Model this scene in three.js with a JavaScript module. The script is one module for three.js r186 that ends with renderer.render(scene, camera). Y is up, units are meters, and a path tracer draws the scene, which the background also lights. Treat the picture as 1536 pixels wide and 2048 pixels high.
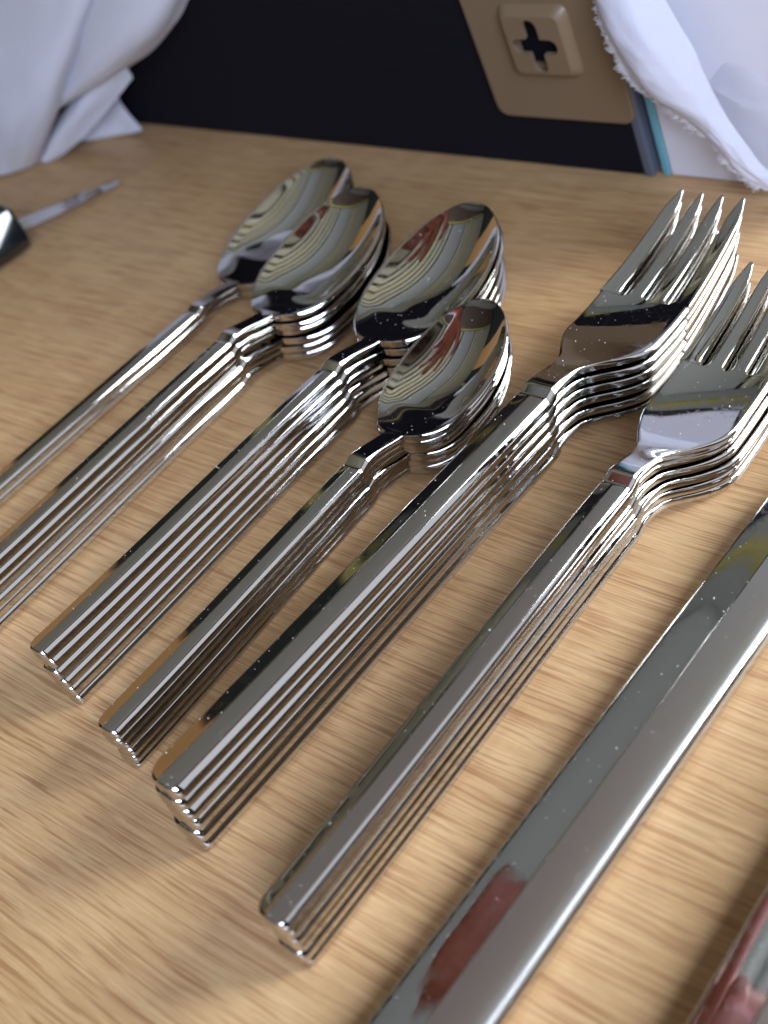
import * as THREE from 'three';
import { mergeGeometries, mergeVertices } from 'three/addons/utils/BufferGeometryUtils.js';
import { RoundedBoxGeometry } from 'three/addons/geometries/RoundedBoxGeometry.js';
import { MarchingCubes } from 'three/addons/objects/MarchingCubes.js';
import { RectAreaLightUniformsLib } from 'three/addons/lights/RectAreaLightUniformsLib.js';

// ------------------------------------------------------------------ camera, light, exposure
const renderer = new THREE.WebGLRenderer({ antialias: true });
renderer.setSize(768, 1024);
renderer.toneMapping = THREE.LinearToneMapping;
renderer.toneMappingExposure = 1.0;
renderer.shadowMap.enabled = true;
const scene = new THREE.Scene();

const camera = new THREE.PerspectiveCamera(45.2, 768 / 1024, 0.01, 30);
camera.position.set(0, 0.18, 0);
camera.up.set(-0.2544, 0.73896, -0.62388);
camera.lookAt(-0.5974, 0.18 - 0.62738, -0.4995);
camera.focus = 0.262;
camera.userData.fStop = 14.5;

// daylight from a wide window to the right and beyond the table
RectAreaLightUniformsLib.init();
const WALLX = 0.8;
const WIN = { x: WALLX, y: 0.62, z: -1.36, w: 1.2, h: 0.86 };           // clear window beyond the board
const FROST = { x: WALLX, y: 0.62, z: -0.40, w: 0.56, h: 0.86 };        // dimmer, curtained bay beside it
const SIDE = { x: WALLX, y: 0.75, z: 0.72, w: 0.9, h: 0.9 };            // second window, nearer the viewer
for (const [o, name, color, nits] of [[WIN, 'window_daylight', [0.82, 0.90, 1.0], 22.5], [FROST, 'curtain_daylight', [0.86, 0.90, 1.0], 0.6], [SIDE, 'side_window_daylight', [0.60, 0.72, 1.0], 16]]) {
  const l = new THREE.RectAreaLight(new THREE.Color(...color), nits, o.w, o.h);
  l.position.set(o.x - 0.02, o.y, o.z); l.lookAt(o.x - 1, o.y, o.z); l.name = name; scene.add(l);
}

// ------------------------------------------------------------------ helpers
const mm = 0.001;
let seed = 7;
const rnd = () => { seed = (seed * 1664525 + 1013904223) >>> 0; return seed / 4294967296; };
const rr = (a, b) => a + (b - a) * rnd();
const lerp = (a, b, t) => a + (b - a) * t;
const clamp = (x, a = 0, b = 1) => Math.min(b, Math.max(a, x));
const sstep = (a, b, x) => { const t = clamp((x - a) / (b - a)); return t * t * (3 - 2 * t); };
const used = {};
function numbered(n) { const k = used[n] = (used[n] ?? -1) + 1; return k ? `${n}_${String(k).padStart(3, '0')}` : n; }
function tag(o, label, category, group, kind) {
  if (label) o.userData.label = label;
  if (category) o.userData.category = category;
  if (group) o.userData.group = group;
  if (kind) o.userData.kind = kind;
  return o;
}
function thing(name, label, category, group) { const g = new THREE.Group(); g.name = numbered(name); scene.add(g); return tag(g, label, category, group); }
function part(name, geo, mat, parent) { const m = new THREE.Mesh(geo, mat); m.name = name; m.castShadow = m.receiveShadow = true; parent.add(m); return m; }
function top(name, geo, mat, kind) { const m = part(numbered(name), geo, mat, scene); if (kind) m.userData.kind = kind; return m; }
const box = (w, h, d, x = 0, y = 0, z = 0) => new THREE.BoxGeometry(w, h, d).translate(x, y, z);

// gradient-free value noise on a hashed lattice
function hash(x, y, s) { let h = (x * 374761393 + y * 668265263 + s * 1274126177) | 0; h = Math.imul(h ^ (h >>> 13), 1274126177); return ((h ^ (h >>> 16)) >>> 0) / 4294967296; }
function vnoise(x, y, s, px = 0, py = 0) {
  let xi = Math.floor(x), yi = Math.floor(y); const fx = x - xi, fy = y - yi;
  const u = fx * fx * (3 - 2 * fx), v = fy * fy * (3 - 2 * fy);
  let x1 = xi + 1, y1 = yi + 1;
  if (px) { xi = ((xi % px) + px) % px; x1 = ((x1 % px) + px) % px; }
  if (py) { yi = ((yi % py) + py) % py; y1 = ((y1 % py) + py) % py; }
  return lerp(lerp(hash(xi, yi, s), hash(x1, yi, s), u), lerp(hash(xi, y1, s), hash(x1, y1, s), u), v);
}
function dataTex(w, h, fn, srgb) {
  const d = new Uint8Array(w * h * 4), c = [0, 0, 0];
  for (let j = 0; j < h; j++) for (let i = 0; i < w; i++) {
    fn(i, j, c); const o = (j * w + i) * 4;
    d[o] = clamp(c[0]) * 255; d[o + 1] = clamp(c[1]) * 255; d[o + 2] = clamp(c[2]) * 255; d[o + 3] = 255;
  }
  const t = new THREE.DataTexture(d, w, h, THREE.RGBAFormat);
  t.magFilter = THREE.LinearFilter; t.minFilter = THREE.LinearFilter; t.wrapS = t.wrapT = THREE.RepeatWrapping;
  if (srgb) t.colorSpace = THREE.SRGBColorSpace;
  t.needsUpdate = true; return t;
}

// ------------------------------------------------------------------ materials
// wood-grain laminate: u runs along the grain, 0.72 m; v across it, 0.21 m, then mirrored
const WOODU = 0.72, WOODV = 0.21;
const woodGrain = dataTex(2048, 2048, (i, j, c) => {
  const x = i / 2048 * WOODU * 1000, z = j / 2048 * WOODV * 1000;              // mm
  const wav = 2.6 * (vnoise(x / 70, z / 40, 1) - 0.5) + 0.8 * (vnoise(x / 24, z / 14, 2) - 0.5) + 0.25 * (vnoise(x / 8, z / 4, 22) - 0.5);
  const y = z + wav;
  const broad = vnoise(x / 140, y / 18, 3), mid = vnoise(x / 40, y / 3.0, 4), fine = vnoise(x / 12, y / 0.40, 5), hair = vnoise(x / 6, y / 0.24, 6), grit = vnoise(x / 1.0, y / 0.24, 12);
  const t0 = 0.60 + 0.14 * (broad - 0.5) + 0.10 * (mid - 0.5) + 0.28 * (fine - 0.5) + 0.24 * (hair - 0.5) + 0.12 * (grit - 0.5);
  const d1 = vnoise(x / 15 + 7.3, y / 0.34, 7), d2 = vnoise(x / 9 + 3.1, y / 0.25, 8), d3 = vnoise(x / 24 + 9.1, y / 0.6, 13), zone = 0.6 + 0.4 * vnoise(x / 40, y / 3, 9);
  const vein = Math.max(sstep(0.66, 0.92, d1), 0.8 * sstep(0.68, 0.92, d2), 0.9 * sstep(0.78, 0.95, d3)) * zone * (0.75 + 0.25 * grit);
  const pale = Math.max(sstep(0.66, 0.9, vnoise(x / 16 + 1.7, y / 0.34, 10)), 0.7 * sstep(0.7, 0.9, vnoise(x / 8, y / 0.25, 11)));
  const t = clamp(t0 + 0.20 * pale);
  const R = lerp(0.675, 0.86, t), G = lerp(0.50, 0.715, t), B = lerp(0.32, 0.525, t);
  const k = 0.6 * clamp(vein);
  c[0] = lerp(R, 0.50, k); c[1] = lerp(G, 0.315, k); c[2] = lerp(B, 0.19, k);
}, true);
const woodBump = dataTex(1024, 1024, (i, j, c) => {
  const x = i / 1024 * WOODU * 1000, z = j / 1024 * WOODV * 1000;
  const y = z + 3.2 * (vnoise(x / 38, z / 26, 1) - 0.5) + 1.1 * (vnoise(x / 13, z / 9, 2) - 0.5);
  c[0] = c[1] = c[2] = 0.6 * vnoise(x / 9, y / 0.5, 14) + 0.4 * vnoise(x / 3, y / 0.4, 15);
});
woodGrain.wrapT = woodBump.wrapT = THREE.MirroredRepeatWrapping;
const M = {};
M.wood = new THREE.MeshPhysicalMaterial({ name: 'wood_laminate', map: woodGrain, roughness: 0.46, bumpMap: woodBump, bumpScale: 0.00006, specularIntensity: 0.75 });
M.woodEdge = new THREE.MeshStandardMaterial({ name: 'wood_edge', color: new THREE.Color().setRGB(0.30, 0.18, 0.09), roughness: 0.55 });
const smudge = dataTex(1024, 1024, (i, j, c) => {                                  // wiped, slightly worn polish: soft smears and hair scratches
  const sm = 0.55 * vnoise(i / 90, j / 60, 34) + 0.45 * vnoise(i / 22, j / 30, 35), w = 8 * (vnoise(i / 60, j / 60, 36) - 0.5);
  const scr = Math.max(sstep(0.93, 0.995, 1 - Math.abs(2 * vnoise((i + w) / 5, j / 140, 37) - 1)) * sstep(0.55, 0.8, vnoise(i / 20, j / 50, 38)), sstep(0.94, 0.995, 1 - Math.abs(2 * vnoise((i + j) / 7, (i - j + w) / 170, 39) - 1)) * sstep(0.6, 0.8, vnoise(i / 40, j / 40, 40)));
  c[0] = c[1] = c[2] = clamp(0.16 + 0.42 * sstep(0.42, 0.75, sm) + 0.4 * scr);
});
M.steel = new THREE.MeshPhysicalMaterial({ name: 'polished_steel', color: new THREE.Color().setRGB(0.64, 0.625, 0.60), metalness: 1, roughness: 0.16, roughnessMap: smudge });
const brushTex = dataTex(512, 512, (i, j, c) => {                                 // fine lines along the handle
  const a = vnoise(i / 2.1, j / 70, 31, 0, 0), b = vnoise(i / 1.0, j / 24, 32), d = vnoise(i / 60, j / 90, 33);
  c[0] = c[1] = c[2] = clamp(0.5 * a + 0.35 * b + 0.15 * d);
});
M.brushed = new THREE.MeshPhysicalMaterial({ name: 'brushed_steel', color: new THREE.Color().setRGB(0.64, 0.625, 0.60), metalness: 1, roughness: 0.4, bumpMap: brushTex, bumpScale: 0.00002, anisotropy: 0.45, anisotropyRotation: Math.PI / 2 });
const clothTex = dataTex(512, 512, (i, j, c) => {
  const w = 0.5 + 0.25 * Math.sin(i * Math.PI / 2) + 0.25 * Math.sin(j * Math.PI / 2);
  c[0] = c[1] = c[2] = 0.7 * w + 0.3 * vnoise(i / 3, j / 3, 41);
});
M.cloth = new THREE.MeshPhysicalMaterial({ name: 'white_linen', color: new THREE.Color().setRGB(0.86, 0.86, 0.92), roughness: 0.95, bumpMap: clothTex, bumpScale: 0.0001, transmission: 0.3, thickness: 0, side: THREE.DoubleSide, sheen: 0.3, sheenColor: new THREE.Color(1, 1, 1), sheenRoughness: 0.6 });
M.thread = new THREE.MeshStandardMaterial({ name: 'cotton_thread', color: new THREE.Color().setRGB(0.82, 0.80, 0.80), roughness: 0.95 });
const blackTex = dataTex(512, 512, (i, j, c) => { c[0] = c[1] = c[2] = 0.5 * vnoise(i / 3, j / 3, 51) + 0.5 * vnoise(i / 7, j / 7, 52); });
M.black = new THREE.MeshPhysicalMaterial({ name: 'black_board', color: new THREE.Color().setRGB(0.008, 0.0075, 0.011), roughness: 0.75, specularIntensity: 0.22, bumpMap: blackTex, bumpScale: 0.0002 });
M.blackGloss = new THREE.MeshPhysicalMaterial({ name: 'black_plastic', color: new THREE.Color().setRGB(0.008, 0.009, 0.010), roughness: 0.1, clearcoat: 1, clearcoatRoughness: 0.03 });
M.tan = new THREE.MeshStandardMaterial({ name: 'tan_plastic', color: new THREE.Color().setRGB(0.20, 0.135, 0.075), roughness: 0.42, bumpMap: blackTex, bumpScale: 0.00008 });
M.greyTrim = new THREE.MeshStandardMaterial({ name: 'grey_trim', color: new THREE.Color().setRGB(0.10, 0.115, 0.15), roughness: 0.35 });
M.cyan = new THREE.MeshStandardMaterial({ name: 'cyan_edge', color: new THREE.Color().setRGB(0.16, 0.42, 0.50), roughness: 0.4 });
M.white = new THREE.MeshStandardMaterial({ name: 'white_card', color: new THREE.Color().setRGB(0.78, 0.78, 0.84), roughness: 0.6 });
M.dust = new THREE.MeshStandardMaterial({ name: 'dust', color: new THREE.Color().setRGB(0.75, 0.73, 0.68), roughness: 1 });
const skinTex = dataTex(256, 256, (i, j, c) => { const n = 0.5 * vnoise(i / 20, j / 20, 61) + 0.5 * vnoise(i / 5, j / 5, 62); c[0] = 0.52 + 0.14 * n; c[1] = 0.33 + 0.1 * n; c[2] = 0.31 + 0.1 * n; }, true);
M.skin = new THREE.MeshPhysicalMaterial({ name: 'skin', map: skinTex, roughness: 0.5 });
M.nail = new THREE.MeshPhysicalMaterial({ name: 'nail', color: new THREE.Color().setRGB(0.72, 0.52, 0.47), roughness: 0.25 });
M.sleeve = new THREE.MeshStandardMaterial({ name: 'dark_sleeve', color: new THREE.Color().setRGB(0.03, 0.025, 0.03), roughness: 0.9 });
const flat = (name, r, g, b, rough = 0.85) => new THREE.MeshStandardMaterial({ name, color: new THREE.Color().setRGB(r, g, b), roughness: rough });
M.cream = flat('cream_board', 0.36, 0.33, 0.23, 0.6);
M.greyBeam = flat('grey_beam', 0.31, 0.31, 0.285, 0.6);
M.yellow = flat('yellow_batten', 0.36, 0.30, 0.10, 0.5);
M.darkWall = flat('dark_wall', 0.035, 0.028, 0.034, 0.8);
M.brownWall = flat('brown_wall', 0.10, 0.065, 0.045, 0.8);
M.greenWall = flat('dark_green_wall', 0.014, 0.016, 0.011, 0.9);
M.paleWall = flat('pale_wall', 0.20, 0.18, 0.16, 0.9);
M.orange = flat('orange_timber', 0.52, 0.26, 0.08, 0.5);
M.floor = flat('brown_floor', 0.16, 0.11, 0.08, 0.7);
M.pane = new THREE.MeshStandardMaterial({ name: 'bright_window', color: 0x000000, emissive: new THREE.Color(0.80, 0.90, 1.0), emissiveIntensity: 2.0, roughness: 1 });
M.frost = new THREE.MeshStandardMaterial({ name: 'curtained_window', color: 0x000000, emissive: new THREE.Color(0.86, 0.90, 1.0), emissiveIntensity: 0.25, roughness: 1 });
M.darkBoard = flat('dark_cream_board', 0.34, 0.31, 0.21, 0.6);

// ------------------------------------------------------------------ the room that the steel mirrors
{
  const X0 = -3.2, X1 = WALLX, Z0 = -2.05, Z1 = 1.5, Y0 = -0.74, Y1 = 2.1, T = 0.1, XM = (X0 + X1) / 2, ZM = (Z0 + Z1) / 2, YM = (Y0 + Y1) / 2;
  top('floor', box(X1 - X0 + 0.4, T, Z1 - Z0 + 0.4, XM, Y0 - T / 2, ZM), M.floor, 'structure');
  // the ceiling: a slab, rounded cream boards over the table, a plain grey strip, darker boards beyond it
  const ceil = thing('ceiling'); ceil.userData.kind = 'structure';
  part('slab', box(X1 - X0 + 0.4, T, Z1 - Z0 + 0.4, XM, Y1 + T / 2, ZM), M.darkWall, ceil);
  const ZC = 0.7, A = -1.5, B = -0.72, bw = 0.19, board = new RoundedBoxGeometry(bw - 0.045, 0.09, ZC - Z0, 4, 0.04);
  for (let x = B + 0.05 + bw / 2; x < X1; x += bw) part('board', board, M.cream, ceil).position.set(x, Y1 - 0.025, (Z0 + ZC) / 2);
  for (let x = A - 0.05 - bw / 2; x > X0; x -= bw) part('board', board, M.darkBoard, ceil).position.set(x, Y1 - 0.025, (Z0 + ZC) / 2);
  part('plain_strip', new RoundedBoxGeometry(B - A, 0.07, ZC - Z0, 2, 0.02).translate((A + B) / 2, Y1 - 0.02, (Z0 + ZC) / 2), M.greyBeam, ceil);
  for (const x of [-1.9, -0.12]) part('batten', box(0.035, 0.05, ZC - Z0, x, Y1 - 0.045, (Z0 + ZC) / 2), M.yellow, ceil);
  part('dark_panel', box(X1 - X0, 0.04, Z1 - ZC - 0.06, XM, Y1 - 0.03, (Z1 + ZC + 0.06) / 2), M.brownWall, ceil);
  part('batten', box(X1 - X0, 0.05, 0.055, XM, Y1 - 0.045, ZC + 0.03), M.yellow, ceil);
  part('cornice', new RoundedBoxGeometry(X1 - X0, 0.2, 0.22, 2, 0.03).translate(XM, Y1 - 0.155, Z0 + 0.11), M.greyBeam, ceil);
  part('batten', box(X1 - X0, 0.05, 0.05, XM, Y1 - 0.285, Z0 + 0.2), M.yellow, ceil);
  const far = thing('wall_far'); far.userData.kind = 'structure';
  part('wall_face', box(X1 - X0 + 0.4, Y1 - Y0, T, XM, YM, Z0 - T / 2), M.darkWall, far);
  for (const y of [1.05, 1.45]) part('rail', box(X1 - X0, 0.05, 0.03, XM, y, Z0 + 0.016), M.yellow, far);
  const left = thing('wall_left'); left.userData.kind = 'structure';
  part('wall_face', box(T, Y1 - Y0, Z1 - Z0, X0 - T / 2, YM, ZM), M.greenWall, left);
  part('timber_panel', box(0.03, 1.5, 0.9, X0 + 0.016, 1.3, -0.62), M.orange, left);
  part('batten', box(0.03, 1.9, 0.09, X0 + 0.016, 1.1, -1.75), M.yellow, left);
  const near = thing('wall_near'); near.userData.kind = 'structure';
  part('wall_face', box(X1 - X0 + 0.4, Y1 - Y0, T, XM, YM, Z1 + T / 2), M.paleWall, near);
  const right = thing('wall_right'); right.userData.kind = 'structure';
  // the right wall is a frame of pieces round its three openings
  const x = X1 + T / 2, strip = (y0, y1, z0, z1) => box(T, y1 - y0, z1 - z0, x, (y0 + y1) / 2, (z0 + z1) / 2), W = [WIN, FROST, SIDE].map(o => [o.y - o.h / 2, o.y + o.h / 2, o.z - o.w / 2, o.z + o.w / 2]);
  part('wall_face', mergeGeometries([strip(Y0, Y1, Z0, W[0][2]), strip(Y0, Y1, W[0][3], W[1][2]), strip(Y0, Y1, W[1][3], W[2][2]), strip(Y0, Y1, W[2][3], Z1), ...W.flatMap(([a, b, c, d]) => [strip(Y0, a, c, d), strip(b, Y1, c, d)])]), M.brownWall, right);
  for (const [o, label, m] of [[WIN, 'wide bright window beyond the right end of the table, mirrored in spoon rims', M.pane], [FROST, 'dim curtained window bay beside the wide bright window', M.frost], [SIDE, 'smaller window on the right wall nearer the viewer', M.pane]]) {
    const win = thing('window', label, 'window');
    win.position.set(X1 + 0.03, o.y, o.z);
    part('window_pane', box(0.01, o.h, o.w), m, win);
  }
}

// ------------------------------------------------------------------ the table
{
  const t = thing('table', 'wood grained laminate table top under all the cutlery', 'table');
  const w = 1.9, d = 1.14, g = new RoundedBoxGeometry(w, 0.028, d, 2, 0.0015);
  g.translate(-0.45, -0.014, -0.42 + d / 2);
  const p = g.attributes.position, uv = g.attributes.uv;
  for (let i = 0; i < p.count; i++) uv.setXY(i, (p.getX(i) + 0.71) / WOODU, (p.getZ(i) + 0.31) / WOODV);
  part('tabletop', g, M.wood, t);
  for (const [x, z] of [[-1.34, -0.24], [0.44, -0.24], [-1.34, 0.66], [0.44, 0.66]]) part('leg', box(0.05, 0.71, 0.05, x, -0.384, z), M.woodEdge, t);
}

// ------------------------------------------------------------------ cutlery: lofted bodies cut into parts
// every station is { u, ring: [[v, y], ...] } in mm; local x = v, y = y, z = -u
function lofted(stations, partOf, creaseDeg = 38) {
  const n = stations[0].ring.length, tris = [];
  const P = stations.map(s => s.ring.map(([v, y]) => [v * mm, y * mm, -s.u * mm]));
  const quad = (a, b, c, d, name, uvs) => { tris.push([a, b, c, name, uvs && [uvs[0], uvs[1], uvs[2]]], [a, c, d, name, uvs && [uvs[0], uvs[2], uvs[3]]]); };
  for (let i = 0; i + 1 < P.length; i++) for (let k = 0; k < n; k++) {
    const k2 = (k + 1) % n;
    quad(P[i][k], P[i + 1][k], P[i + 1][k2], P[i][k2], partOf(i, k, stations[i].u));
  }
  for (const [i, flip] of [[0, 0], [P.length - 1, 1]]) {
    const c = [0, 1, 2].map(a => P[i].reduce((s, p) => s + p[a], 0) / n);
    for (let k = 0; k < n; k++) { const a = P[i][k], b = P[i][(k + 1) % n]; tris.push(flip ? [a, c, b, partOf(Math.min(i, P.length - 2), k, stations[i].u)] : [a, b, c, partOf(i, k, stations[i].u)]); }
  }
  return tris;
}
function oriented(tris) {
  let vol = 0; for (const [a, b, c] of tris) vol += a[0] * (b[1] * c[2] - b[2] * c[1]) - a[1] * (b[0] * c[2] - b[2] * c[0]) + a[2] * (b[0] * c[1] - b[1] * c[0]);
  if (vol < 0) for (const t of tris) { const s = t[1]; t[1] = t[2]; t[2] = s; }
  return tris;
}
function finish(tris, creaseDeg = 38) {                                            // part name -> geometry, smooth across parts
  const key = p => `${Math.round(p[0] * 2e6)},${Math.round(p[1] * 2e6)},${Math.round(p[2] * 2e6)}`;
  let vol = 0; const fn = [], at = new Map();
  for (const [a, b, c] of tris) vol += a[0] * (b[1] * c[2] - b[2] * c[1]) - a[1] * (b[0] * c[2] - b[2] * c[0]) + a[2] * (b[0] * c[1] - b[1] * c[0]);
  if (vol < 0) for (const t of tris) { const s = t[1]; t[1] = t[2]; t[2] = s; }
  const good = tris.filter(([a, b, c]) => key(a) !== key(b) && key(b) !== key(c) && key(a) !== key(c));
  good.forEach(([a, b, c], i) => {
    const u = [b[0] - a[0], b[1] - a[1], b[2] - a[2]], v = [c[0] - a[0], c[1] - a[1], c[2] - a[2]];
    const m = [u[1] * v[2] - u[2] * v[1], u[2] * v[0] - u[0] * v[2], u[0] * v[1] - u[1] * v[0]], l = Math.hypot(...m) || 1e-20;
    fn.push([m[0] / l, m[1] / l, m[2] / l, l]);
    for (const p of [a, b, c]) { const k = key(p); if (!at.has(k)) at.set(k, []); at.get(k).push(i); }
  });
  const cos = Math.cos(creaseDeg * Math.PI / 180), out = {};
  good.forEach((t, i) => {
    const g = out[t[3]] ??= { p: [], n: [], uv: [] };
    for (let j = 0; j < 3; j++) {
      const p = t[j]; let x = 0, y = 0, z = 0;
      for (const f of at.get(key(p))) { const m = fn[f]; if (m[0] * fn[i][0] + m[1] * fn[i][1] + m[2] * fn[i][2] > cos) { x += m[0] * m[3]; y += m[1] * m[3]; z += m[2] * m[3]; } }
      const l = Math.hypot(x, y, z) || 1;
      g.p.push(...p); g.n.push(x / l, y / l, z / l); g.uv.push(p[0] / 0.02, p[2] / 0.02);
    }
  });
  const res = {};
  for (const k in out) {
    const g = new THREE.BufferGeometry();
    g.setAttribute('position', new THREE.Float32BufferAttribute(out[k].p, 3)); g.setAttribute('normal', new THREE.Float32BufferAttribute(out[k].n, 3)); g.setAttribute('uv', new THREE.Float32BufferAttribute(out[k].uv, 2));
    res[k] = mergeVertices(g, 1e-7);
  }
  return res;
}
// the handle's section: [fraction of half width, height in mm for a 9 mm handle]; the brushed band lies between entries BR0 and BR1
const SEC = [[-1, -1.05], [-0.988, -0.8], [-0.96, -0.62], [-0.92, -0.53], [-0.87, -0.485], [-0.7, -0.37], [-0.5, -0.235], [-0.32, -0.115], [-0.2, -0.035], [-0.165, 0.035], [-0.12, 0.15], [-0.085, 0.20], [-0.06, 0.21], [0.05, 0.21], [0.2, 0.20], [0.35, 0.18], [0.5, 0.15], [0.62, 0.12], [0.74, 0.08], [0.79, 0.0], [0.83, -0.14], [0.90, -0.58], [0.965, -1.06], [0.99, -1.32], [1, -1.6]];
const BR0 = 12, BR1 = 18, NT = SEC.length;
const BOT = [[1, 0.45], [0.985, 0.2], [0.93, 0.04], [0.8, 0], [0.35, 0], [0, 0], [-0.35, 0], [-0.75, 0], [-0.88, 0.06], [-0.97, 0.3], [-1, 0.7]];
const SEC0 = SEC.map(([q, d], i) => i < 5 ? [[-1, -1.6], [-0.99, -1.32], [-0.965, -1.06], [-0.90, -0.58], [-0.83, -0.14]][i] : i < 18 ? [lerp(q, -0.79 + (i - 5) / 12 * 1.53, 0.5), 0] : [q, Math.min(d, 0)]);   // the same bar without facets
function handleRing(hw, y, t, k = 1, sink = 0, cutL = 0, cutR = 0) {                 // k: how much of the facets is there; cutL, cutR: rounding of the tail's corners
  const s = Math.min(hw / 4.5, t / 2.5), r = [], X = q => q < 0 ? q * (hw - cutL) : q * (hw - cutR);
  SEC.forEach(([q, d], i) => r.push([X(lerp(SEC0[i][0], q, k)), y + lerp(SEC0[i][1], d, k) * s - sink]));
  for (const [q, d] of BOT) r.push([X(q), y - t + d * Math.min(1, t / 2.4) + sink * 0.5]);
  return r;
}
function blendRing(a, b, t) { return a.map((p, i) => [lerp(p[0], b[i][0], t), lerp(p[1], b[i][1], t)]); }
const uni = i => -1 + 2 * i / (NT - 1);
const RIM = [[1, -0.62], [0.985, -0.40], [0.962, -0.18], [0.94, -0.05], [0.915, 0]];  // rounded outer edge: [fraction of half width, drop in thicknesses]
function dishRing(hw, rim, depth, th, curl = 2.3) {                                // section of a bowl or of a fork's head
  const r = [], f = e => rim - depth * (1 - Math.pow(e, curl)), n = NT - 10;
  for (const [q, d] of RIM) r.push([-q * hw, f(q) + d * th]);
  for (let i = 1; i <= n; i++) { const q = 0.915 * (-1 + 2 * i / (n + 1)); r.push([q * hw, f(Math.abs(q))]); }
  for (const [q, d] of [...RIM].reverse()) r.push([q * hw, f(q) + d * th]);
  for (let i = 0; i < BOT.length; i++) {
    const a = 1 - 2 * i / (BOT.length - 1), q = Math.sin(a * Math.PI / 2) * 0.5 + a * 0.5, e = Math.abs(q), edge = e > 0.9 ? (e - 0.9) / 0.1 : 0;
    r.push([q * hw * 0.997, f(e) - th + 0.12 * th * edge * edge]);
  }
  return r;
}
// tail, handle and the stepped shoulder that every piece shares; y is that of the top of the handle
function handleStations(o) {
  const { hl, wt, wn, t, hn } = o, st = [], yAt = u => { const q = u / hl; return hn * (0.55 * q + 0.45 * q * q * (3 - 2 * q)); }, hwAt = u => lerp(wt, wn, clamp(u / hl)) / 2;
  const RL = wt * 0.46, RR = wt * 0.2, R = RL;
  for (const u of [0, 0.12, 0.3, 0.55, 0.85, 1.25, 1.8, 2.5, 3.3].filter(u => u < R).concat(R)) {
    const hw = hwAt(u), cut = r => u < r ? r * (1 - Math.sqrt(1 - (1 - u / r) * (1 - u / r))) : 0;
    st.push({ u, ring: handleRing(hw, yAt(u) + t, t, 1, u === 0 ? 0.4 : u < 0.2 ? 0.13 : u < 0.4 ? 0.03 : 0, cut(RL), cut(RR)) });
  }
  const N = 26; for (let i = 1; i <= N; i++) { const u = lerp(R, hl - 3.6, i / N); st.push({ u, ring: handleRing(hwAt(u), yAt(u) + t, t) }); }
  const yh = yAt(hl) + t, ramp = o.ramp;
  st.push({ u: hl - 3.2, ring: handleRing(hwAt(hl), yh, t, 0.15) }, { u: hl - 2.7, ring: handleRing(hwAt(hl), yh - 0.12, t, 0.05) }, { u: hl - 2.3, ring: handleRing(hwAt(hl), yh - 0.05, t, 0) });
  st.push({ u: hl - 0.5, ring: handleRing(hwAt(hl), yh + ramp * 0.86, t + ramp * 0.35, 0) }, { u: hl, ring: handleRing(hwAt(hl), yh + ramp, t + ramp * 0.35, 0) });
  return { st, yh, crest: yh + ramp, panel: [0.5, hl - 3.3] };
}
const M3 = (s, e) => s + e;
function spoonParts(o) {
  const { hl, wn, t, bl, bw, nl } = o, { st, crest, panel } = handleStations(o);
  const rim0 = o.rim0, rim1 = o.rim1, u0 = hl, ub = hl + nl, first = st.length;
  const smax = (p, q, k) => { const h = clamp(0.5 + 0.5 * (p - q) / k); return lerp(q, p, h) + k * h * (1 - h); };
  const hwB = s => { const e = Math.pow(clamp(s), 0.95); return bw / 2 * Math.pow(clamp(1 - Math.pow(Math.abs(2 * e - 1.0), 2.15)), 0.485); };
  // the neck falls from the crest to the bowl's rim and widens into it
  for (let i = 1; i <= 12; i++) {
    const q = i / 12, u = lerp(u0, ub, q), y = lerp(crest, rim0, q * q * (3 - 2 * q) * 0.35 + q * 0.65), hw = lerp(wn / 2, o.nw / 2, sstep(0.45, 1, q)) * (1 - 0.09 * Math.sin(Math.PI * Math.min(1, q * 1.1)));
    st.push({ u, ring: blendRing(handleRing(hw, y, 2.0, 0), dishRing(hw, y, 0.25 * q, 1.9), sstep(0, 0.6, q)) });
  }
  const NB = 52, rimAt = s => rim0 - 0.9 * Math.sin(Math.PI * clamp(s / 0.3)) * (1 - s) + (rim1 - rim0) * Math.pow(s, 1.35);
  for (let i = 1; i <= NB; i++) {
    const x = i / NB, s = x < 0.5 ? 0.5 * Math.pow(2 * x, 1.35) : 1 - 0.5 * Math.pow(2 * (1 - x), 1.7);
    const u = ub + s * bl, w0 = hwB(s), hw = Math.max(s < 0.4 ? smax(w0, o.nw / 2, 1.6 * (1 - s / 0.4) + 1e-6) : w0, 0.25);
    const th = lerp(2.1, 1.9, sstep(0, 0.2, s)) * (1 - 0.3 * sstep(0.9, 1, s)), rim = rimAt(s), floor = lerp(o.low, rim1 - 0.2, Math.pow(clamp((s - 0.36) / 0.64), 2.4)), d = Math.max(0.2, (rim - floor) * sstep(-0.02, 0.3, s) * (s > 0.97 ? (1 - s) / 0.03 : 1));
    st.push({ u, ring: dishRing(hw, rim, d, th, 2.15) });
  }
  const tris = lofted(st, (i, k, u) => i >= first + 11 ? 'bowl' : i >= first - 2 ? 'neck' : (k >= BR0 && k < BR1 && u >= panel[0] - 0.01 && u < panel[1]) ? 'brushed_band' : 'handle');
  return finish(tris);
}
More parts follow.
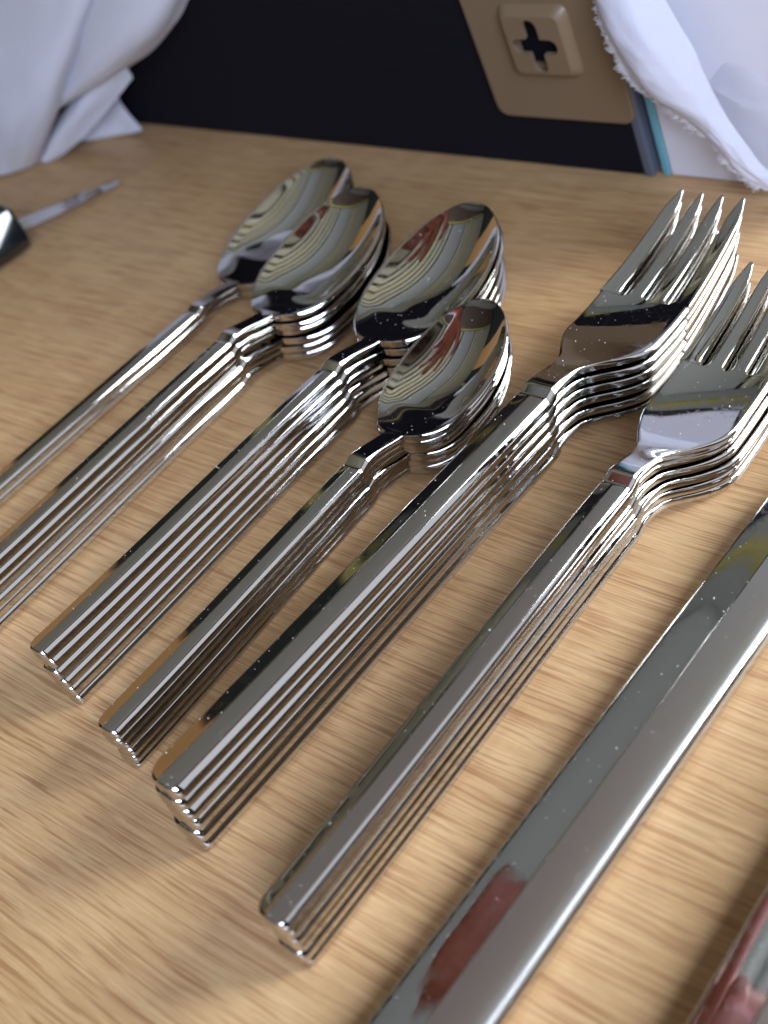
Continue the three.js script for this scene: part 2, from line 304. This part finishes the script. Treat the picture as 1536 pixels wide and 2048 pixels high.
function forkParts(o) {
  const { hl, wn, t, nl, hd, hw: HW, tl } = o, { st, crest, panel } = handleStations(o), first = st.length;
  const ub = hl + nl, ur = ub + hd, ue = ur + tl;                                // neck end, slot roots, tips
  const yAt = u => { const s = clamp((u - hl) / (ue - hl)); const a = o.low; // falls to its lowest at a, then climbs to the tips
    return s < a ? lerp(crest, o.yLow, 0.5 - 0.5 * Math.cos(Math.PI * Math.pow(s / a, 0.85))) : o.yLow + (o.yTip - o.yLow) * Math.pow((s - a) / (1 - a), o.rise); };
  const wide = u => { const q = clamp((u - hl - nl * 0.55) / (nl * 0.45 + hd * 0.45)); return lerp(o.nw / 2, HW / 2, q * q * (3 - 2 * q)) ; };
  for (let i = 1; i <= 40; i++) {
    const q = i / 40, u = lerp(hl, ur, q), hw = (u < hl + nl * 0.55 ? lerp(wn / 2, o.nw / 2, sstep(hl, hl + nl * 0.5, u)) : wide(u)) * (1 - 0.1 * Math.sin(Math.PI * clamp((u - hl) / (nl * 1.1))));
    st.push({ u, ring: blendRing(handleRing(hw, yAt(u), 2.1, 0), dishRing(hw, yAt(u), 0.12 + 0.75 * sstep(ub - 6, ur, u), 1.9, 2), sstep(0, 0.3, q)) });
  }
  let tris = oriented(lofted(st, (i, k, u) => i >= first + 16 ? 'head' : i >= first - 2 ? 'neck' : (k >= BR0 && k < BR1 && u >= panel[0] - 0.01 && u < panel[1]) ? 'brushed_band' : 'handle'));
  const groups = [];
  // tines: each its own lofted bar, shoulder to shoulder at the root and parted by a round-ended slot
  const cw = HW / 4;
  for (let n = 0; n < 4; n++) {
    const ts = [];
    for (let i = 0; i <= 34; i++) {
      const q = i / 34, s = q * q * 0.35 + q * 0.65, u = ur + s * tl, r = o.slot, c0 = (n - 1.5) * cw * (1 - 0.11 * s);
      const open = o.slot / 2 * Math.sqrt(clamp(1 - Math.pow(1 - clamp((u - ur) / (r * 0.9)), 2))) + 0.03 * s * cw;
      let lo = c0 - cw / 2 + (n > 0 ? open : 0.35 * s * cw * 0.5), hi = c0 + cw / 2 - (n < 3 ? open : 0.35 * s * cw * 0.5);
      const tip = Math.pow(clamp((s - 0.8) / 0.2), 1.5), mid = (lo + hi) / 2; lo = lerp(lo, mid - 0.42, tip); hi = lerp(hi, mid + 0.42, tip);
      const th = lerp(1.9, 0.8, Math.pow(s, 1.8)), y = yAt(u), dz = v => -(0.87) * (1 - Math.min(1, Math.pow(Math.abs(v) / (HW / 2), 2))) * (1 - 0.6 * s), e = Math.min(0.42, (hi - lo) * 0.22) * (0.15 + 0.85 * sstep(0, 0.05, s)), ring = [];
      for (const [f, d] of [[0, -0.5], [0, -0.28], [0.3, -0.09], [1, 0]]) ring.push([lo + e * f, y + dz(lo) + d * th * 0.75]);
      for (let m = 1; m <= 5; m++) { const v = lerp(lo + e, hi - e, m / 6); ring.push([v, y + dz(v)]); }
      for (const [f, d] of [[1, 0], [0.3, -0.09], [0, -0.28], [0, -0.5]]) ring.push([hi - e * f, y + dz(hi) + d * th * 0.75]);
      for (const [f, d] of [[0, -0.8], [0.4, -0.95], [1, -1]]) ring.push([hi - e * f, y + dz(hi) + d * th]);
      for (const [f, d] of [[1, -1], [0.4, -0.95], [0, -0.8]]) ring.push([lo + e * f, y + dz(lo) + d * th]);
      ts.push({ u, ring });
    }
    tris = tris.concat(oriented(lofted(ts, () => 'tine' + n)));
  }
  const g = finish(tris, 44); for (const k in g) groups.push([k.replace(/\d/, ''), g[k]]);
  return groups;
}
function makePiece(name, groups) {
  const root = new THREE.Group(); root.name = name; let handle;
  const list = Array.isArray(groups) ? groups : Object.entries(groups);
  for (const [k, g] of list) if (k === 'handle') handle = part('handle', g, M.steel, root);
  for (const [k, g] of list) { if (k === 'handle') continue; part(k, g, k === 'brushed_band' ? M.brushed : M.steel, k === 'brushed_band' ? handle : root); }
  return root;
}
const ORD = ['topmost', 'second', 'third', 'fourth', 'fifth', 'bottom'];
// a stack: the lowest piece at (x, z) and the uppermost at (xt, zt), tail centres in mm
function stack(proto, name, category, o) {
  for (let k = 0; k < o.n; k++) {                                                   // k = 0 is the lowest
    const c = proto.clone(); c.name = numbered(name); scene.add(c);
    const f = o.n > 1 ? k / (o.n - 1) : 0, last = k === o.n - 1;
    c.position.set((lerp(o.x, o.xt, f) + (last || !k ? 0 : rr(-0.5, 0.5))) * mm, k * o.pitch * mm + 0.0001, (lerp(o.z, o.zt, f) + (last || !k ? 0 : rr(-0.5, 0.5))) * mm);
    c.rotation.y = -(lerp(o.turn0 ?? o.turn, o.turn, f) + (last || !k ? 0 : rr(-0.4, 0.4))) * Math.PI / 180;
    tag(c, o.label(o.n === 2 ? (last ? 'upper' : 'lower') : ORD[o.n - 1 - k]), category, o.group);
  }
}
const dessertSpoon = makePiece('dessert_spoon', spoonParts({ hl: 100, wt: 6.2, wn: 5.6, t: 2.6, hn: 4, ramp: 0.85, nl: 14, nw: 5.6, bl: 49.5, bw: 33, low: 2.05, rim0: 4.4, rim1: 15.5 }));
const tableSpoon = makePiece('table_spoon', spoonParts({ hl: 106, wt: 6.4, wn: 5.8, t: 2.6, hn: 3, ramp: 0.85, nl: 15, nw: 6.0, bl: 57, bw: 37, low: 2.1, rim0: 4.6, rim1: 16.5 }));
const teaSpoon = makePiece('teaspoon', spoonParts({ hl: 82.5, wt: 7.0, wn: 5.9, t: 2.1, hn: 3.5, ramp: 0.85, nl: 12, nw: 5.6, bl: 42, bw: 27.4, low: 2.0, rim0: 3.9, rim1: 14 }));
const tableFork = makePiece('table_fork', forkParts({ hl: 118, wt: 9.6, wn: 8.4, t: 3.0, hn: 3.5, ramp: 0.85, nl: 16, nw: 8.0, hd: 26, hw: 24.5, tl: 33.5, slot: 2.6, low: 0.39, yLow: 2.6, yTip: 13, rise: 1.8 }));
const dessertFork = makePiece('dessert_fork', forkParts({ hl: 109, wt: 7.6, wn: 6.8, t: 2.6, hn: 4.5, ramp: 0.85, nl: 14, nw: 7.0, hd: 28, hw: 22, tl: 28.5, slot: 2.3, low: 0.33, yLow: 2.6, yTip: 12.5, rise: 2.0 }));

stack(tableSpoon, 'table_spoon', 'spoon', { n: 2, pitch: 2.7, x: -276.4, z: -82.4, xt: -275.9, zt: -82, turn: -0.9, group: 'table spoons in a nested pair', label: w => `${w} table spoon of the pair left of all the spoon stacks` });
stack(dessertSpoon, 'dessert_spoon', 'spoon', { n: 6, pitch: 2.75, x: -236.5, z: -67.5, xt: -236.4, zt: -66.9, turn: -0.6, turn0: -1.6, group: 'dessert spoons in nested stacks', label: w => `${w} dessert spoon in the stack between the spoon pair and third stack` });
stack(dessertSpoon, 'dessert_spoon', 'spoon', { n: 6, pitch: 2.9, x: -198.6, z: -66.5, xt: -199.9, zt: -65.5, turn: 1.0, turn0: -0.2, group: 'dessert spoons in nested stacks', label: w => `${w} dessert spoon in the large spoon stack directly left of the teaspoons` });
stack(teaSpoon, 'teaspoon', 'spoon', { n: 6, pitch: 2.15, x: -173.8, z: -60.8, xt: -173.1, zt: -59.9, turn: 0.3, turn0: -0.4, group: 'teaspoons in one nested stack', label: w => `${w} small steel teaspoon in the stack of teaspoons beside the larger forks` });
stack(tableFork, 'table_fork', 'fork', { n: 6, pitch: 3.2, x: -147.8, z: -54.2, xt: -147.2, zt: -54.2, turn: 2.5, turn0: 1.8, group: 'table forks in one nested stack', label: w => `${w} large table fork in the fork stack next to the teaspoons` });
stack(dessertFork, 'dessert_fork', 'fork', { n: 6, pitch: 2.8, x: -114.4, z: -47, xt: -113, zt: -45.3, turn: 0.9, turn0: 0.9, group: 'dessert forks in one nested stack', label: w => `${w} smaller dessert fork in the fork stack next to the long knife` });

// ------------------------------------------------------------------ the two knives
{
  // handle section: outer left side, polished left facet, a fine step, brushed right facet, rounded right side, flat underside
  const KS = [[-1, -3.4], [-1, -1.2], [-0.985, -0.5], [-0.95, -0.12], [-0.9, 0], [-0.6, 0.06], [-0.3, 0.12], [-0.06, 0.16], [-0.045, 0.2], [-0.03, 0.34], [-0.015, 0.38], [0.15, 0.36], [0.4, 0.28], [0.65, 0.12], [0.8, -0.1], [0.9, -0.45], [0.965, -1.0], [0.995, -1.9], [1, -2.8], [0.985, -4.0], [0.93, -5.0], [0.8, -5.6], [0.4, -6.0], [0, -6.0], [-0.4, -6.0], [-0.85, -5.6], [-0.98, -4.6]];
  const ring = (hw, y, sq, k = 1) => KS.map(([q, d]) => [q * hw, y + d * sq * k]);
  const HT = 6.6, st = [];
  for (const [u, w, s] of [[0, 6.6, 0.55], [0.5, 7.6, 0.8], [1.4, 8.3, 0.94], [3, 8.7, 1]]) st.push({ u, ring: ring(w, HT - (1 - s) * 2.6, s) });
  for (let i = 1; i <= 20; i++) { const q = i / 20; st.push({ u: lerp(3, 150, q), ring: ring(lerp(8.7, 8.3, q), HT, 1) }); }
  st.push({ u: 153, ring: ring(7.6, HT - 0.4, 0.9) }, { u: 155, ring: ring(6.4, HT - 1.6, 0.6) });
  const g = finish(lofted(st, (i, k, u) => (k >= 10 && k < 15 && u > 1 && u < 150) ? 'brushed_band' : 'handle'), 30);
  const bs = [];
  for (let i = 0; i <= 30; i++) {
    const q = i / 30, u = 154 + 105 * q, end = Math.sqrt(clamp(1 - Math.pow(clamp((q - 0.86) / 0.14), 2))), lo = lerp(-5.5, -9, sstep(0, 0.3, q)), hi = 5.5, m = 5.5 - 2 * (1 - end);
    const l2 = lerp(m, lo, Math.max(end, 0.04)), h2 = Math.min(hi, m), y = 3.6;
    bs.push({ u, ring: [[l2, y], [lerp(l2, h2, 0.15), y + 0.35], [lerp(l2, h2, 0.6), y + 0.8], [h2, y + 0.9], [h2, y - 0.9], [lerp(l2, h2, 0.6), y - 0.8], [lerp(l2, h2, 0.15), y - 0.35]] });
  }
  const b = finish(lofted(bs, () => 'blade'), 30);
  const knife = makePiece('table_knife', [...Object.entries(g), ['blade', b.blade]]);
  for (const [x, z, turn, label] of [[-85.6, -30, 1.2, 'long steel knife with brushed band lying right of the dessert forks'], [-45.2, -6, 0.3, 'second steel knife cut off by the lower right corner of the photo']]) {
    const k = knife.clone(); k.name = numbered('table_knife'); scene.add(k); k.position.set(x * mm, 0.0001, z * mm); k.rotation.y = -turn * Math.PI / 180;
    tag(k, label, 'knife', 'table knives laid at the right');
  }
}

// ------------------------------------------------------------------ black handled blade at the far left
{
  const t = thing('letter_opener', 'small black handled tool with a slim steel blade at the left edge', 'tool');
  const a = new THREE.Vector3(-0.404, 0, -0.2625), b = new THREE.Vector3(-0.402, 0, -0.214);
  t.position.set(-0.400, 0, -0.2095); t.rotation.y = Math.atan2(-(-0.403 + 0.408), 0.2635 - 0.218);
  const bs = [];
  for (let i = 0; i <= 20; i++) { const q = i / 20, w = lerp(5.2, 2.6, q * q), y = lerp(7, 1.2, q), h = lerp(2.6, 1.0, q); bs.push({ u: -4 + 50 * q, ring: [[-w, y], [-w * 0.15, y + h], [0.15 * w, y + h], [w, y], [w * 0.6, y - h * 0.6], [-w * 0.6, y - h * 0.6]] }); }
  part('blade', finish(lofted(bs, () => 'b'), 20).b, M.steel, t);
  const hs = []; for (const [u, k, kv] of [[0, 0.8, 0.8], [-0.8, 0.93, 0.93], [-2.2, 1, 1], [-40, 1.02, 1.42], [-78, 1, 1.3], [-80, 0.8, 1]]) hs.push({ u, ring: [[-10, 4], [-10, 13], [-7.5, 16.5], [0, 17.5], [4.6, 16.9], [5.9, 16.0], [10.2, 6.8], [10.7, 5.0], [9.6, 2.0], [-8.5, 1.8]].map(([v, y]) => [v * kv, 9 + (y - 9) * k]) });
  part('handle', finish(lofted(hs, () => 'h'), 24).h, M.blackGloss, t);
}

// ------------------------------------------------------------------ black board with its tan fitting
const LEAN = 12 * Math.PI / 180;
{
  const g = thing('black_board', 'black upright board standing along the far edge of the table', 'board');
  g.position.set(0, 0, -0.3); g.rotation.x = LEAN;                                  // local y runs up the leaning board
  part('panel', new RoundedBoxGeometry(0.42, 0.10, 0.014, 2, 0.001).translate(-0.1905 - 0.21, 0.05, -0.0075), M.black, g);
  part('side_trim', new RoundedBoxGeometry(0.0034, 0.10, 0.016, 2, 0.0008).translate(-0.1886, 0.05, -0.008), M.greyTrim, g);
  const f = thing('mounting_plate', 'tan plastic plate with a raised square and a cross shaped hole', 'plate');
  f.position.copy(g.position); f.rotation.copy(g.rotation);
  const rrect = (x0, y0, x1, y1, r) => { const s = new THREE.Shape(); s.moveTo(x0 + r, y0); s.lineTo(x1 - r, y0); s.quadraticCurveTo(x1, y0, x1, y0 + r); s.lineTo(x1, y1 - r); s.quadraticCurveTo(x1, y1, x1 - r, y1); s.lineTo(x0 + r, y1); s.quadraticCurveTo(x0, y1, x0, y1 - r); s.lineTo(x0, y0 + r); s.quadraticCurveTo(x0, y0, x0 + r, y0); return s; };
  const cx = -0.212, cy = 0.0484, cross = (k) => {
    const p = new THREE.Path(), a = 0.0025 * k, L = 0.0088 * k, W = 0.0078 * k, pts = [];
    const arm = (ang, l) => { const c = Math.cos(ang), s = Math.sin(ang); for (let i = 0; i <= 6; i++) { const t = -Math.PI / 2 + Math.PI * i / 6, x = l - a + a * Math.cos(t), y = a * Math.sin(t); pts.push([cx + x * c - y * s, cy + x * s + y * c]); } pts.push([cx + a * (c - s), cy + a * (s + c)]); };
    arm(0, W); arm(Math.PI / 2, L); arm(Math.PI, W); arm(-Math.PI / 2, L);
    pts.forEach(([x, y], i) => i ? p.lineTo(x, y) : p.moveTo(x, y)); p.closePath(); return p;
  };
  const base = rrect(-0.2355, 0.0212, -0.1878, 0.084, 0.004); base.holes.push(rrect(cx - 0.0085, cy - 0.0085, cx + 0.0085, cy + 0.0085, 0.002));
  part('base_plate', new THREE.ExtrudeGeometry(base, { depth: 0.0012, bevelEnabled: true, bevelThickness: 0.0004, bevelSize: 0.0004, bevelSegments: 2, curveSegments: 6 }), M.tan, f);
  const bossZ = [[0.0118, 0.0014, 0.0030], [0.0115, 0.0024, 0.0030], [0.0101, 0.0041, 0.0027], [0.0094, 0.0045, 0.0024]], loops = bossZ.map(([h, z, r]) => rrect(cx + 0.0006 - h, cy + 0.0004 - h, cx + 0.0006 + h, cy + 0.0004 + h, r).getSpacedPoints(64).map(p => [p.x, p.y, z]));
  const bt = []; for (let i = 0; i < 3; i++) for (let k = 0; k < 64; k++) { const A = loops[i][k], B = loops[i][k + 1], C = loops[i + 1][k + 1], D = loops[i + 1][k]; bt.push([A, B, C, 's'], [A, C, D, 's']); }
  const lid = rrect(cx + 0.0006 - 0.0094, cy + 0.0004 - 0.0094, cx + 0.0006 + 0.0094, cy + 0.0004 + 0.0094, 0.0024); lid.holes.push(cross(1));
  const lidGeo = new THREE.ExtrudeGeometry(lid, { depth: 0.0016, bevelEnabled: false, curveSegments: 8 }).translate(0, 0, 0.0029);
  const sides = finish(bt, 50).s; sides.deleteAttribute('uv'); lidGeo.deleteAttribute('uv');
  part('raised_square', mergeGeometries([sides.toNonIndexed(), lidGeo.index ? lidGeo.toNonIndexed() : lidGeo]), M.tan, f);
  // a white card box with a cyan edge leaning beside the board
  const w = thing('white_card_box', 'flat white box with a cyan edge standing beside the black board', 'box');
  w.position.set(0, 0, -0.302); w.rotation.x = LEAN;
  part('card', new RoundedBoxGeometry(0.062, 0.11, 0.012, 2, 0.0008).translate(-0.1824 + 0.031, 0.055, -0.0062), M.white, w);
  part('cyan_edge', new RoundedBoxGeometry(0.0026, 0.11, 0.0125, 2, 0.0006).translate(-0.1838, 0.055, -0.0062), M.cyan, w);
}

// ------------------------------------------------------------------ cloth
// rows of control points in mm -> one smooth sheet with thickness, slight wrinkles and uv in metres
function sheet(rows, th = 0.7, wr = 0.5, nu = 40, nv = 40, sd = 1) {
  nu = Math.round(nu * 1.4); nv = Math.round(nv * 1.4);
  const curves = rows.map(r => new THREE.CatmullRomCurve3(r.map(p => new THREE.Vector3(...p).multiplyScalar(mm)), false, 'centripetal'));
  const G = [];
  for (let i = 0; i <= nu; i++) {
    const col = new THREE.CatmullRomCurve3(curves.map(c => c.getPoint(i / nu)), false, 'centripetal'); G.push([]);
    for (let j = 0; j <= nv; j++) G[i].push(col.getPoint(j / nv));
  }
  const N = G.map((r, i) => r.map((p, j) => {
    const a = G[Math.min(nu, i + 1)][j].clone().sub(G[Math.max(0, i - 1)][j]), b = G[i][Math.min(nv, j + 1)].clone().sub(G[i][Math.max(0, j - 1)]);
    return a.cross(b).normalize();
  }));
  const F = [], B = [];
  for (let i = 0; i <= nu; i++) { F.push([]); B.push([]); for (let j = 0; j <= nv; j++) {
    const w = wr * mm * (vnoise(i / 11, j / 7, 70 + sd) + 0.3 * vnoise(i / 5, j / 4, 80 + sd) + 0.18 * Math.pow(1 - Math.abs(2 * vnoise((i + j) / 11, (i - j) / 18, 90 + sd) - 1), 5) - 0.75);
    F[i].push(G[i][j].clone().addScaledVector(N[i][j], w + th * mm / 2)); B[i].push(G[i][j].clone().addScaledVector(N[i][j], w - th * mm / 2));
  } }
  const tris = [], q = (a, b, c, d) => { const A = a.toArray(), C = c.toArray(); tris.push([A, b.toArray(), C, 's'], [A, C, d.toArray(), 's']); };
  for (let i = 0; i < nu; i++) for (let j = 0; j < nv; j++) { q(F[i][j], F[i + 1][j], F[i + 1][j + 1], F[i][j + 1]); q(B[i][j], B[i][j + 1], B[i + 1][j + 1], B[i + 1][j]); }
  for (let i = 0; i < nu; i++) { q(F[i][0], B[i][0], B[i + 1][0], F[i + 1][0]); q(F[i][nv], F[i + 1][nv], B[i + 1][nv], B[i][nv]); }
  for (let j = 0; j < nv; j++) { q(F[0][j], F[0][j + 1], B[0][j + 1], B[0][j]); q(F[nu][j], B[nu][j], B[nu][j + 1], F[nu][j + 1]); }
  return { geo: finish(tris, 60).s, grid: F };
}
{
  const c = thing('white_cloth', 'white cloth draped in loose folds at the upper left of the table', 'cloth');
  part('front_fold', sheet([
    [[-470, 118, -300], [-490, 70, -275], [-505, 30, -262], [-510, 1, -256]],
    [[-425, 112, -285], [-448, 72, -262], [-470, 32, -248], [-482, 2, -246]],
    [[-385, 108, -275], [-406, 62, -256], [-432, 27, -247], [-461, 1.5, -250]],
    [[-355, 100, -282], [-389, 60, -262], [-421, 27, -254], [-456, 1.2, -257]],
    [[-365, 100, -296], [-396, 60, -276], [-426, 27, -266], [-455, 2, -264]]], 0.8, 1.6, 44, 44, 1).geo, M.cloth, c);
  part('middle_fold', sheet([
    [[-378, 110, -292], [-402, 64, -276], [-424, 36, -270], [-446, 19, -268]],
    [[-352, 105, -278], [-378, 60, -264], [-404, 38, -262], [-441, 20, -264]],
    [[-322, 98, -276], [-352, 61, -270], [-383, 42, -268], [-436, 22, -268]],
    [[-330, 92, -290], [-356, 58, -284], [-386, 40, -280], [-436, 22, -274]]], 0.8, 1.2, 40, 40, 2).geo, M.cloth, c);
  part('lower_fold', sheet([
    [[-388, 46, -285], [-420, 30, -278], [-446, 14, -272], [-458, 1, -266]],
    [[-390, 42, -276], [-418, 25, -268], [-440, 10, -264], [-452, 1, -262]],
    [[-394, 32, -279], [-412, 20, -275], [-432, 8, -270], [-447, 1, -266]]], 0.8, 0.8, 36, 30, 3).geo, M.cloth, c);
  part('back_fold', sheet([
    [[-425, 22, -292], [-440, 14, -288], [-455, 2, -280]],
    [[-424, 16, -290], [-435, 8, -287], [-446, 1, -282]],
    [[-418, 3, -291], [-428, 1.2, -290], [-440, 0.8, -286]]], 0.8, 0.5, 26, 26, 4).geo, M.cloth, c);

  const d = thing('frayed_cloth', 'white cloth with a frayed hem hanging over the right end of the black board', 'cloth');
  const flap = sheet([
    [[-187, 66, -281], [-183, 55, -279], [-180.5, 48, -280], [-178.5, 41, -281], [-172.5, 34, -283], [-163.5, 25, -286], [-157.5, 18.5, -287], [-153.5, 12, -288], [-146, 6, -290]],
    [[-182, 66, -275], [-177, 55, -274], [-174, 48, -275], [-171, 41, -277], [-166.5, 34, -280], [-159.5, 26, -284], [-154, 19, -285], [-150, 12.5, -287], [-144, 6.5, -290]],
    [[-174, 66, -275], [-169, 54, -275], [-166, 47, -277], [-163, 40, -279], [-160, 33, -281.5], [-156.5, 26, -284.5], [-152, 19, -286], [-148.5, 13, -287.5], [-142, 7, -290.5]],
    [[-169, 66, -282], [-164, 54, -284], [-161, 46, -285], [-159, 39, -286], [-156.5, 32, -287], [-154, 26, -288], [-150, 19, -289], [-146.5, 13, -290], [-140, 7, -292]]], 0.8, 0.9, 70, 30, 5);
  part('hanging_flap', flap.geo, M.cloth, d);
  part('back_sheet', sheet([
    [[-182, 75, -298], [-178, 50, -298], [-172, 34, -297], [-165, 20, -298], [-158, 4, -299]],
    [[-172, 76, -291], [-165, 56, -293], [-157, 38, -294], [-148, 22, -296], [-138, 4, -298]],
    [[-163, 76, -292], [-155, 58, -295], [-145, 44, -297], [-134, 28, -298], [-118, 4, -300]],
    [[-156, 66, -303], [-151, 52, -305], [-144, 38, -306], [-132, 18, -308], [-112, -10, -310]],
    [[-156, 62, -318], [-152, 48, -320], [-146, 34, -320], [-135, 14, -320], [-115, -14, -320]]], 0.8, 0.9, 44, 44, 6).geo, M.cloth, d);
  // loose threads along the torn edge of the flap
  const threads = [], E = flap.grid;
  for (let k = 0; k < 420; k++) {
    const q = rnd() * 0.97, n1 = E.length - 1, i = Math.min(n1 - 1, Math.floor(q * n1)), p = E[i][0].clone().lerp(E[i + 1][0], q * n1 - i), t = E[i + 1][0].clone().sub(E[i][0]).normalize(), inn = E[i][3].clone().sub(E[i][0]).normalize();
    const len = rr(0.8, 2.8) * mm, out = inn.clone().multiplyScalar(-1).addScaledVector(t, rr(-0.6, 0.9)).addScaledVector(new THREE.Vector3(rr(-1, 1), rr(-1, 0.4), rr(-0.2, 1)), 0.55).normalize();
    const s = p.clone().addScaledVector(inn, 0.9 * mm), e = p.clone().addScaledVector(out, len), m = s.clone().lerp(e, 0.55).addScaledVector(new THREE.Vector3(rr(-1, 1), rr(-1, 1), rr(-0.3, 1)), 0.5 * mm);
    threads.push(new THREE.TubeGeometry(new THREE.CatmullRomCurve3([s, m, e]), 5, rr(0.10, 0.2) * mm, 4));
  }
  const th = part('frayed_threads', mergeGeometries(threads), M.thread, d); th.userData.kind = 'stuff';
}

// ------------------------------------------------------------------ the hand held above the cutlery, which the knife and spoons mirror
{
  const bones = [], V = (x, y, z) => new THREE.Vector3(x, y, z), bone = (a, b, ra, rb) => bones.push([a, b, ra, rb]);
  const HZ = -0.1, wrist = V(-0.150, 0.262, 0.055), elbow = V(-0.135, 0.30, 0.115);
  bone(elbow, wrist, 0.034, 0.027);
  const fingers = [[-0.186, 0.0085, [0.048, 0.032, 0.026]], [-0.162, 0.009, [0.052, 0.036, 0.028]], [-0.138, 0.0085, [0.048, 0.032, 0.027]], [-0.117, 0.0075, [0.030, 0.018, 0.014]]];
  const nails = [];
  fingers.forEach(([x, r, L], i) => {
    const kn = V(-0.150 + (x + 0.150) * 0.78, 0.255 - Math.abs(i - 1) * 0.002, -0.030 + (i === 3 ? 0.012 : i === 0 ? 0.004 : 0)), base = V(-0.150 + (x + 0.15) * 0.4, 0.262, 0.035);
    bone(base, kn, 0.016, 0.0125);
    let p = kn, pitch = -0.12 - 0.04 * i, yaw = (x + 0.150) * 3.2;
    L.forEach((l, k) => { pitch -= 0.14 + 0.03 * i; const d = V(Math.sin(yaw) * Math.cos(pitch), Math.sin(pitch), -Math.cos(yaw) * Math.cos(pitch)); const e = p.clone().addScaledVector(d, l); bone(p, e, r * (1.05 - 0.1 * k), r * (0.97 - 0.1 * k)); if (k === 2) nails.push([e, d, r * 0.72]); p = e; });
  });
  bone(V(-0.165, 0.255, 0.030), V(-0.200, 0.240, -0.005), 0.015, 0.012); bone(V(-0.200, 0.240, -0.005), V(-0.213, 0.228, -0.038), 0.0115, 0.0105); bone(V(-0.213, 0.228, -0.038), V(-0.212, 0.218, -0.064), 0.0105, 0.008);
  bone(V(-0.180, 0.259, -0.018), V(-0.126, 0.258, -0.010), 0.0125, 0.0115); bone(V(-0.170, 0.259, 0.01), V(-0.135, 0.259, 0.015), 0.014, 0.013);
  for (const b of bones) for (const p of [b[0], b[1]]) if (!p.done) { p.z += HZ; p.done = true; }
  for (const n of nails) if (!n[0].done) { n[0].z += HZ; n[0].done = true; }
  const lo = V(-0.245, 0.145, -0.175 + HZ), size = 0.29, R = 120, mc = new MarchingCubes(R, M.skin, false, false, 400000);
  mc.isolation = 0; const half = R / 2, d = V(0, 0, 0), q = V(0, 0, 0);
  for (let k = 0; k < R; k++) for (let j = 0; j < R; j++) for (let i = 0; i < R; i++) {
    q.set(lo.x + size * i / R, lo.y + size * j / R, lo.z + size * k / R); let s = 0;
    for (const [a, b, ra, rb] of bones) {
      const abx = b.x - a.x, aby = b.y - a.y, abz = b.z - a.z, t = clamp(((q.x - a.x) * abx + (q.y - a.y) * aby + (q.z - a.z) * abz) / (abx * abx + aby * aby + abz * abz));
      const dist = Math.hypot(q.x - a.x - abx * t, q.y - a.y - aby * t, q.z - a.z - abz * t) - lerp(ra, rb, t); s += Math.exp(-dist / 0.0022);
    }
    mc.field[i + j * R + k * R * R] = 0.0022 * Math.log(Math.max(s, 1e-30));
  }
  mc.update();
  const n = mc.count, pos = new Float32Array(n * 3), nor = new Float32Array(n * 3), uv = new Float32Array(n * 2);
  for (let i = 0; i < n; i++) {
    const x = (mc.positionArray[3 * i] + 1) / 2, y = (mc.positionArray[3 * i + 1] + 1) / 2, z = (mc.positionArray[3 * i + 2] + 1) / 2;
    pos.set([lo.x + size * x, lo.y + size * y, lo.z + size * z], 3 * i); nor.set([mc.normalArray[3 * i], mc.normalArray[3 * i + 1], mc.normalArray[3 * i + 2]], 3 * i); uv.set([x * 6, z * 6], 2 * i);
  }
  const g = new THREE.BufferGeometry(); g.setAttribute('position', new THREE.BufferAttribute(pos, 3)); g.setAttribute('normal', new THREE.BufferAttribute(nor, 3)); g.setAttribute('uv', new THREE.BufferAttribute(uv, 2));
  const gm = mergeVertices(g, 1e-6); gm.deleteAttribute('normal'); gm.computeVertexNormals();
  const h = thing('person', 'hand stretched out above the cutlery, seen as a pink reflection in the knife', 'person');
  part('hand', gm, M.skin, h);
  for (const [e, dd, r] of nails) { const m = part('fingernail', new THREE.SphereGeometry(1, 14, 10).scale(r * 0.85, r * 0.3, r * 1.25), M.nail, h); m.position.copy(e).addScaledVector(dd, -0.001).add(V(0, r * 1.0, 0)); m.lookAt(m.position.clone().add(dd)); }
  part('sleeve', new THREE.CylinderGeometry(0.047, 0.062, 0.30, 24, 1).rotateX(Math.PI / 2 - 0.45).translate(-0.115, 0.362, 0.245 + HZ), M.sleeve, h);
}

// ------------------------------------------------------------------ dust
{
  const geo = new THREE.IcosahedronGeometry(1, 0), list = [], m = new THREE.Matrix4(), q = new THREE.Quaternion();
  const add = (x, y, z, s) => { q.setFromEuler(new THREE.Euler(rr(0, 6), rr(0, 6), rr(0, 6))); m.compose(new THREE.Vector3(x, y, z), q, new THREE.Vector3(s * rr(0.5, 1.6), s * 0.5, s * rr(0.5, 1))); list.push(m.clone()); };
  const ray = new THREE.Raycaster(), down = new THREE.Vector3(0, -1, 0), targets = [];
  scene.updateMatrixWorld(true);
  scene.traverse(o => { if (o.isMesh && /spoon|fork|knife/.test((o.parent.name || '') + (o.parent.parent?.name || ''))) targets.push(o); });
  for (let k = 0; k < 3000; k++) {
    const x = rr(-0.25, -0.03), z = rr(-0.25, -0.03); ray.set(new THREE.Vector3(x, 0.1, z), down);
    const hit = ray.intersectObjects(targets, false)[0]; if (!hit) continue;
    const s = rr(0.04, 0.12) * mm * (rnd() < 0.08 ? 1.7 : 1); add(x, hit.point.y + s * 0.3, z, s);
  }
  const im = new THREE.InstancedMesh(geo, M.dust, list.length); list.forEach((a, i) => im.setMatrixAt(i, a));
  im.name = 'dust'; tag(im, 'fine white dust specks scattered over the steel cutlery', 'dust', null, 'stuff'); scene.add(im);
}

renderer.render(scene, camera);
